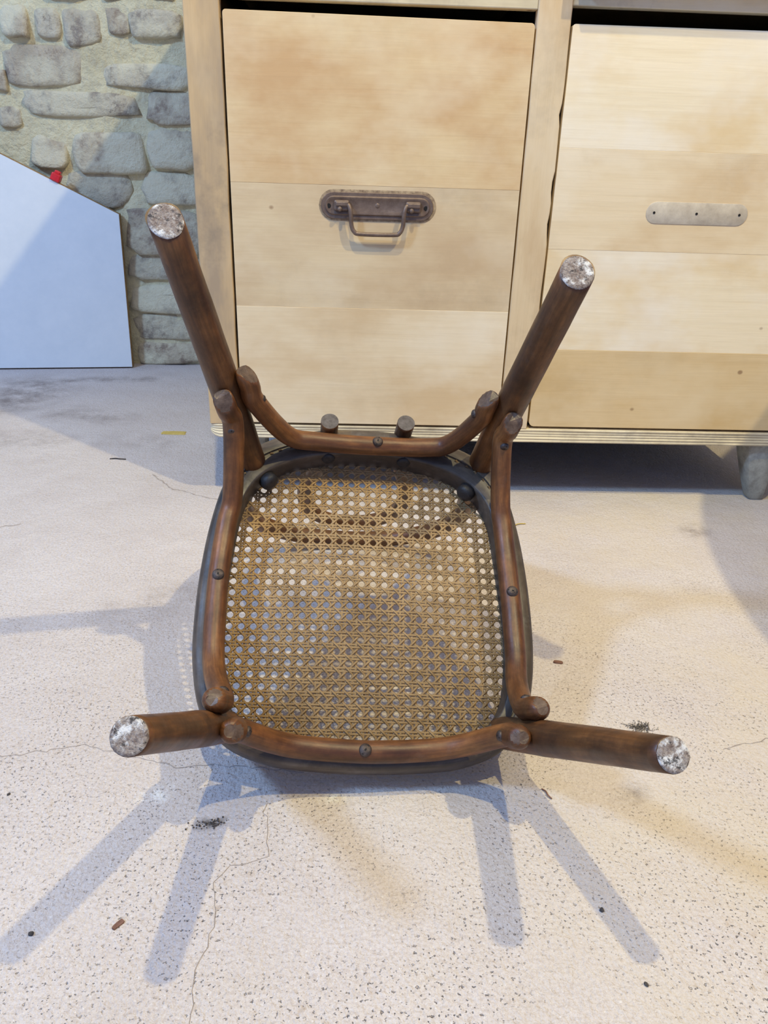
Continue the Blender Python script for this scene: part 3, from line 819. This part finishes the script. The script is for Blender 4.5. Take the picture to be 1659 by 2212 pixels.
# ---- stretchers: bent rods screwed under the seat, ends running up the legs
SR = .0119
def offs(k, z, v):
    p = leg_at(k, z); return p + Vector(v)
def stretcher(k0, v0, k1, v1, z0, z1, mids, name='stretcher'):
    """k0,k1 leg keys; v0,v1 unit-ish directions from leg to rod end; mids = points lying on the seat ring"""
    g0 = Vector(v0).normalized(); g1 = Vector(v1).normalized()
    def gap(k, z): 
        r = LEGS[k][2]; return r[1] + SR - .0012
    P = [offs(k0, z0, g0 * gap(k0, z0)), offs(k0, z0 - .02, g0 * gap(k0, z0)), offs(k0, z0 - .042, g0 * (gap(k0, z0) + .001))] + [Vector(q) for q in mids] + \
        [offs(k1, z1 - .042, g1 * (gap(k1, z1) + .001)), offs(k1, z1 - .02, g1 * gap(k1, z1)), offs(k1, z1, g1 * gap(k1, z1))]
    pts = catmull(P, 9)
    pts = [pts[0] + (pts[0] - pts[1]).normalized() * .001] + pts
    ax0 = (pts[0] - pts[6]).normalized(); ax1 = (pts[-1] - pts[-7]).normalized()
    cuts = []
    if k0[0] == 'R': cuts.append((pts[0] - ax0 * .010 + g0 * SR * .55, g0 * .80 + ax0 * .62))
    else: cuts.append((pts[0] - ax0 * .007 + g0 * SR * .80, g0 * .66 + ax0 * .75))
    if k1[0] == 'R': cuts.append((pts[-1] - ax1 * .010 + g1 * SR * .55, g1 * .80 + ax1 * .62))
    else: cuts.append((pts[-1] - ax1 * .007 + g1 * SR * .80, g1 * .66 + ax1 * .75))
    rr = [SR] * len(pts); dome_ = (.50, .72, .85, .93, .98)
    for q, fct in enumerate(dome_):
        rr[q] = SR * (fct if k0[0] == 'F' else .5 + .5 * fct); rr[-1 - q] = SR * (fct if k1[0] == 'F' else .5 + .5 * fct)
    o = sweep(name, pts, rr, M['stretch'], chair, 20, cuts, M['chamfer'], .03, z0 * 100)
    return o, P, g0, g1
def screw(c, nrm, r, parent, rot=0.0, slot=True):
    nrm = Vector(nrm).normalized(); X = nrm.orthogonal().normalized(); Y = nrm.cross(X)
    X, Y = X * cos(rot) + Y * sin(rot), Y * cos(rot) - X * sin(rot)
    bm = bmesh.new(); N = 20; prev = None
    for (s, h) in ((1.0, -.003), (1.0, .0006), (.85, .0017), (.55, .0026), (.2, .0030)):
        cur = [bm.verts.new(Vector(c) + (X * cos(2 * pi * q / N) + Y * sin(2 * pi * q / N)) * r * s + nrm * h) for q in range(N)]
        if prev:
            for q in range(N): bm.faces.new((prev[q], prev[(q + 1) % N], cur[(q + 1) % N], cur[q]))
        prev = cur
    bm.faces.new(prev)
    for f in bm.faces: f.material_index = 0
    # slot: a dark thin bar let into the head
    b2 = []
    w, l = r * .13, r * .88
    for (x, y, h) in ((-l, -w, .0012), (l, -w, .0012), (l, w, .0012), (-l, w, .0012), (-l, -w, .0019), (l, -w, .0019), (l, w, .0019), (-l, w, .0019)):
        hh = h + (.0013 if abs(x) < l * .5 else 0)
        b2.append(bm.verts.new(Vector(c) + X * x + Y * y + nrm * hh))
    c1 = [bm.verts.new(Vector(c) + Y * y + nrm * .0033) for y in (-w, w)]
    for f in ((b2[4], b2[5], b2[6], b2[7]),): pass
    fA = bm.faces.new((b2[4], c1[0], c1[1], b2[7])); fB = bm.faces.new((c1[0], b2[5], b2[6], c1[1]))
    for v in b2[:4]: bm.verts.remove(v)
    fA.material_index = 1; fB.material_index = 1
    bmesh.ops.recalc_face_normals(bm, faces=bm.faces)
    me = bpy.data.meshes.new('screw'); bm.to_mesh(me); bm.free()
    return link('screw', me, [M['screw'], M['slot']], parent, True)
zs = SR - .0006
rear, P, g0, g1 = stretcher('RL', (.995, -.1, .25), 'RR', (-.995, -.1, .15), .128, .118, [(-.098, .390, .026), (-.060, .392, zs + .002), (.005, .392, zs), (.070, .393, zs + .002), (.103, .394, .024)])
screw((.013, .392, 2 * SR - .0012), (0, 0, 1), .0066, rear, .5)
left, *_ = stretcher('RL', (.10, -.99, .25), 'FL', (.30, .95, .2), .118, .098, [(-.158, .305, .024), (-.163, .270, zs + .002), (-.166, .2, zs), (-.164, .13, zs + .002), (-.158, .092, .026)])
screw((-.1655, .205, 2 * SR - .0012), (0, 0, 1), .0066, left, 1.0)
right, *_ = stretcher('RR', (-.05, -.99, .2), 'FR', (-.15, .98, .2), .112, .098, [(.164, .315, .024), (.168, .275, zs + .002), (.171, .2, zs), (.171, .13, zs + .002), (.166, .092, .026)])
screw((.1705, .200, 2 * SR - .0012), (0, 0, 1), .0066, right, 2.1)
front, *_ = stretcher('FL', (.99, -.08, .12), 'FR', (-.99, .0, .12), .098, .104, [(-.092, .024, .026), (-.058, .021, zs + .002), (.005, .0185, zs), (.066, .021, zs + .002), (.103, .025, .024)])
screw((.001, .0185, 2 * SR - .0012), (0, 0, 1), .0066, front, .2)
# small screws holding the ends to the legs
def end_screw(st, k, z, v, rot):
    g = Vector(v).normalized(); p = leg_at(k, z) + g * (LEGS[k][2][1] + 2 * SR - .0022)
    screw(p, g, .0052, st, rot)
end_screw(rear, 'RL', .094, (.99, -.1, .1), .4); end_screw(rear, 'RR', .088, (-.99, -.1, .1), 1.2)
end_screw(left, 'RL', .082, (.10, -.99, .1), .9); end_screw(left, 'FL', .066, (.30, .95, .1), 0.1)
end_screw(right, 'RR', .078, (-.05, -.99, .1), .3); end_screw(right, 'FR', .066, (-.15, .98, .1), 2.0)
end_screw(front, 'FL', .066, (.99, -.08, .1), .7); end_screw(front, 'FR', .074, (-.99, 0, .1), 1.6)

# ---- back: outer bow running on from the rear legs, resting on the floor, and the inner loop
bow = catmull([(-.139, .366, -.004), (-.146, .374, -.05), (-.160, .392, -.14), (-.162, .412, -.23), (-.138, .431, -.315), (-.082, .440, -.366), (0.005, .443, -.3815), (.092, .443, -.366), (.148, .437, -.315), (.170, .422, -.23), (.166, .406, -.14), (.154, .392, -.05), (.150, .384, -.004)], 9)
nb = len(bow)
sweep('back_bow', bow, [.0158 - .0022 * sin(pi * i / (nb - 1)) for i in range(nb)], M['chair'], chair, 20, (), None, .02, 3)
loop = catmull([(-.0475, .4185, .021), (-.0475, .419, -.03), (-.054, .421, -.09), (-.072, .426, -.17), (-.066, .432, -.245), (-.036, .4345, -.288), (.004, .435, -.297), (.042, .4355, -.288), (.072, .433, -.245), (.078, .428, -.17), (.058, .425, -.09), (.0495, .424, -.03), (.0495, .4235, .021)], 8)
lo = sweep('back_loop', loop, .0112, M['chair'], chair, 20, (), M['dowel'], .02, 5)
lo['label'] = 'inner back loop whose two cut ends poke out below the seat'
# bolts inside the ring
def bolt(p, d, r, h):
    p = Vector(p); d = Vector(d).normalized(); pts = [p, p + d * h * .6, p + d * h * .9, p + d * h]
    sweep('bolt_nut', pts, [r, r, r * .85, r * .4], M['nut'], chair, 14)
bolt((-.122, .349, -.012), (.65, -.75, .15), .0115, .012); bolt((.133, .349, -.012), (-.65, -.75, .15), .0115, .012)
bolt((-.047, .387, -.010), (0, -1, .1), .009, .008); bolt((.050, .388, -.010), (0, -1, .1), .009, .008)

# ================================================================== THINGS LYING ON THE FLOOR
def slab(name, x, y, rz, w, d, t, mat, label, cat, seed=0, group=None):
    r = random.Random(seed); bm = bmesh.new(); n = 12
    top = []; bot = []
    for k in range(n):
        a = 2 * pi * k / n; e = .2 if cat == 'tape' else .5
        px = w / 2 * math.copysign(abs(cos(a)) ** e, cos(a)) * r.uniform(.88, 1.06); py = d / 2 * math.copysign(abs(sin(a)) ** e, sin(a)) * r.uniform(.8, 1.1)
        bot.append(bm.verts.new((px, py, 0.0))); top.append(bm.verts.new((px * .93, py * .93, t * r.uniform(.7, 1.1))))
    bm.faces.new(top); bm.faces.new(list(reversed(bot)))
    for k in range(n): bm.faces.new((bot[k], bot[(k + 1) % n], top[(k + 1) % n], top[k]))
    o = from_bm(name, bm, mat); o.location = (x, y, 0.0004); o.rotation_euler = (0, 0, rz)
    return tag(o, label, cat, group)
slab('tape_scrap', -.438, 1.804, .02, .062, .024, .0012, M['tape'], 'scrap of yellow tape stuck on the floor left of the cabinet', 'tape', 3)
slab('wood_chip', -.201, .474, .9, .012, .005, .0015, M['woodchip'], 'red brown wood chip on the floor below the front left leg', 'chip', 5)
slab('wood_chip', .283, .868, -.2, .013, .006, .002, M['woodchip'], 'brown wood chip on bright floor right of the seat', 'chip', 6)
slab('wood_chip', -.728, 1.215, .3, .018, .006, .002, M['pebble'], 'dark splinter on the floor at far left', 'chip', 8)
def pebble(x, y, s, label, seed):
    bm = bmesh.new(); bmesh.ops.create_icosphere(bm, subdivisions=2, radius=s)
    for v in bm.verts:
        f = 1 + .35 * mnoise.noise(v.co / s * 1.3 + Vector((seed, 0, 0))); v.co = Vector((v.co.x * f * 1.2, v.co.y * f, max(-s * .5, v.co.z * f * .7)))
    zmin = min(v.co.z for v in bm.verts)
    o = from_bm('pebble', bm, M['pebble'], None, True); o.location = (x, y, -zmin); o.rotation_euler = (0, 0, seed)
    return tag(o, label, 'pebble')
pebble(.232, .485, .0020, 'small dark pebble on the floor beside the lower right leg shadow', 1)
pebble(.249, .415, .0018, 'tiny dark pebble nearest the bottom right of the floor', 2)
pebble(-.273, .466, .0022, 'dark pebble inside the leg shadow at lower left', 3)
pebble(-.357, .628, .0015, 'tiny dark pebble on the floor left of the crumbs', 4)
# crumbs of dark dirt
def crumbs():
    bm = bmesh.new(); r = random.Random(4)
    for i in range(60):
        s = r.uniform(.0004, .0011); t = r.gauss(0, .5)
        mtx = Matrix.Translation((r.gauss(0, .008), r.gauss(0, .0028), s * .5)) @ Matrix.Rotation(r.uniform(0, 3), 4, 'Z')
        bmesh.ops.create_icosphere(bm, subdivisions=1, radius=s, matrix=mtx)
    o = from_bm('dirt_crumbs', bm, M['pebble']); o.location = (-.142, .588, 0.0003); o.rotation_euler = (0, 0, .2)
    return tag(o, 'scatter of dark dirt crumbs on the floor below the seat', 'dirt', None, 'stuff')
crumbs()
# tuft of dark fluff behind the front right leg
def tuft(x, y):
    V = []; Fc = []; r = random.Random(9)
    for i in range(150):
        a = r.uniform(0, 2 * pi); el = r.uniform(.1, 1.4); L = r.uniform(.003, .008); p = Vector((r.gauss(0, .007), r.gauss(0, .004), 0.0003)); d = Vector((cos(a) * cos(el), sin(a) * cos(el), sin(el)))
        sd = Vector((-sin(a), cos(a), 0)) * .00035; b = len(V)
        for s in range(4):
            q = p + d * L * s / 3; q.z = max(.0003, q.z - .004 * (s / 3) ** 2)
            V += [tuple(q - sd), tuple(q + sd)]
        for s in range(3): Fc.append((b + 2 * s, b + 2 * s + 1, b + 2 * s + 3, b + 2 * s + 2))
    me = bpy.data.meshes.new('fluff_tuft'); me.from_pydata(V, [], Fc)
    o = link('fluff_tuft', me, M['fluff']); o.location = (x, y, 0.0003)
    return tag(o, 'tuft of dark fluff on the floor behind the front right leg', 'fluff', None, 'stuff')
tuft(.352, .735)
def twig(x, y, rz, L, label, seed, mat='woodchip', r=.0008):
    q = random.Random(seed); pts = catmull([(-L / 2, q.uniform(-.1, .1) * L, .0012), (-L / 6, q.uniform(-.1, .1) * L, .002), (L / 6, q.uniform(-.1, .1) * L, .0022), (L / 2, q.uniform(-.1, .1) * L, .0012)], 4)
    o = sweep('twig', pts, r, M[mat], None, 6); o.location = (x, y, 0); o.rotation_euler = (0, 0, rz)
    return tag(o, label, 'twig')
twig(.312, 1.305, .5, .03, 'thin straw lying right of the rear right leg', 1, 'tape', .0011)
twig(.213, .627, -.9, .016, 'thin curved red brown splinter below the front right leg', 2)
twig(-.52, 1.62, -.1, .035, 'short dark bristle on the floor between board and chair', 3, 'pebble', .0013)

# ================================================================== ADDED TABLE, out of view, put in so its edge shades the right floor
def unseen_shade_table(cx, cy, r, h):
    t = empty('unseen_shade_table', (cx, cy, 0))
    tag(t, 'added round table out of view at the far right, shading the floor', 'table')
    bm = bmesh.new()
    bmesh.ops.create_cone(bm, cap_ends=True, segments=96, radius1=r, radius2=r, depth=.028, matrix=Matrix.Translation((0, 0, h - .014)))
    bmesh.ops.bevel(bm, geom=[e for e in bm.edges if abs(e.verts[0].co.z - e.verts[1].co.z) < 1e-6], offset=.006, segments=2, affect='EDGES')
    from_bm('tabletop', bm, M['board5'], t)
    sweep('pedestal', [(0, 0, .03), (0, 0, .10), (0, 0, .30), (0, 0, .5), (0, 0, h - .03)], [.10, .07, .055, .07, .13], M['chair'], t, 24)
    for k in range(4):
        a = pi / 4 + k * pi / 2; c, s_ = cos(a), sin(a)
        sweep('leg', [(c * .04, s_ * .04, .12), (c * .2, s_ * .2, .10), (c * .38, s_ * .38, .045), (c * .45, s_ * .45, .024)], [.035, .032, .026, .024], M['chair'], t, 12)
    return t
unseen_shade_table(1.80, .70, 1.02, .72)
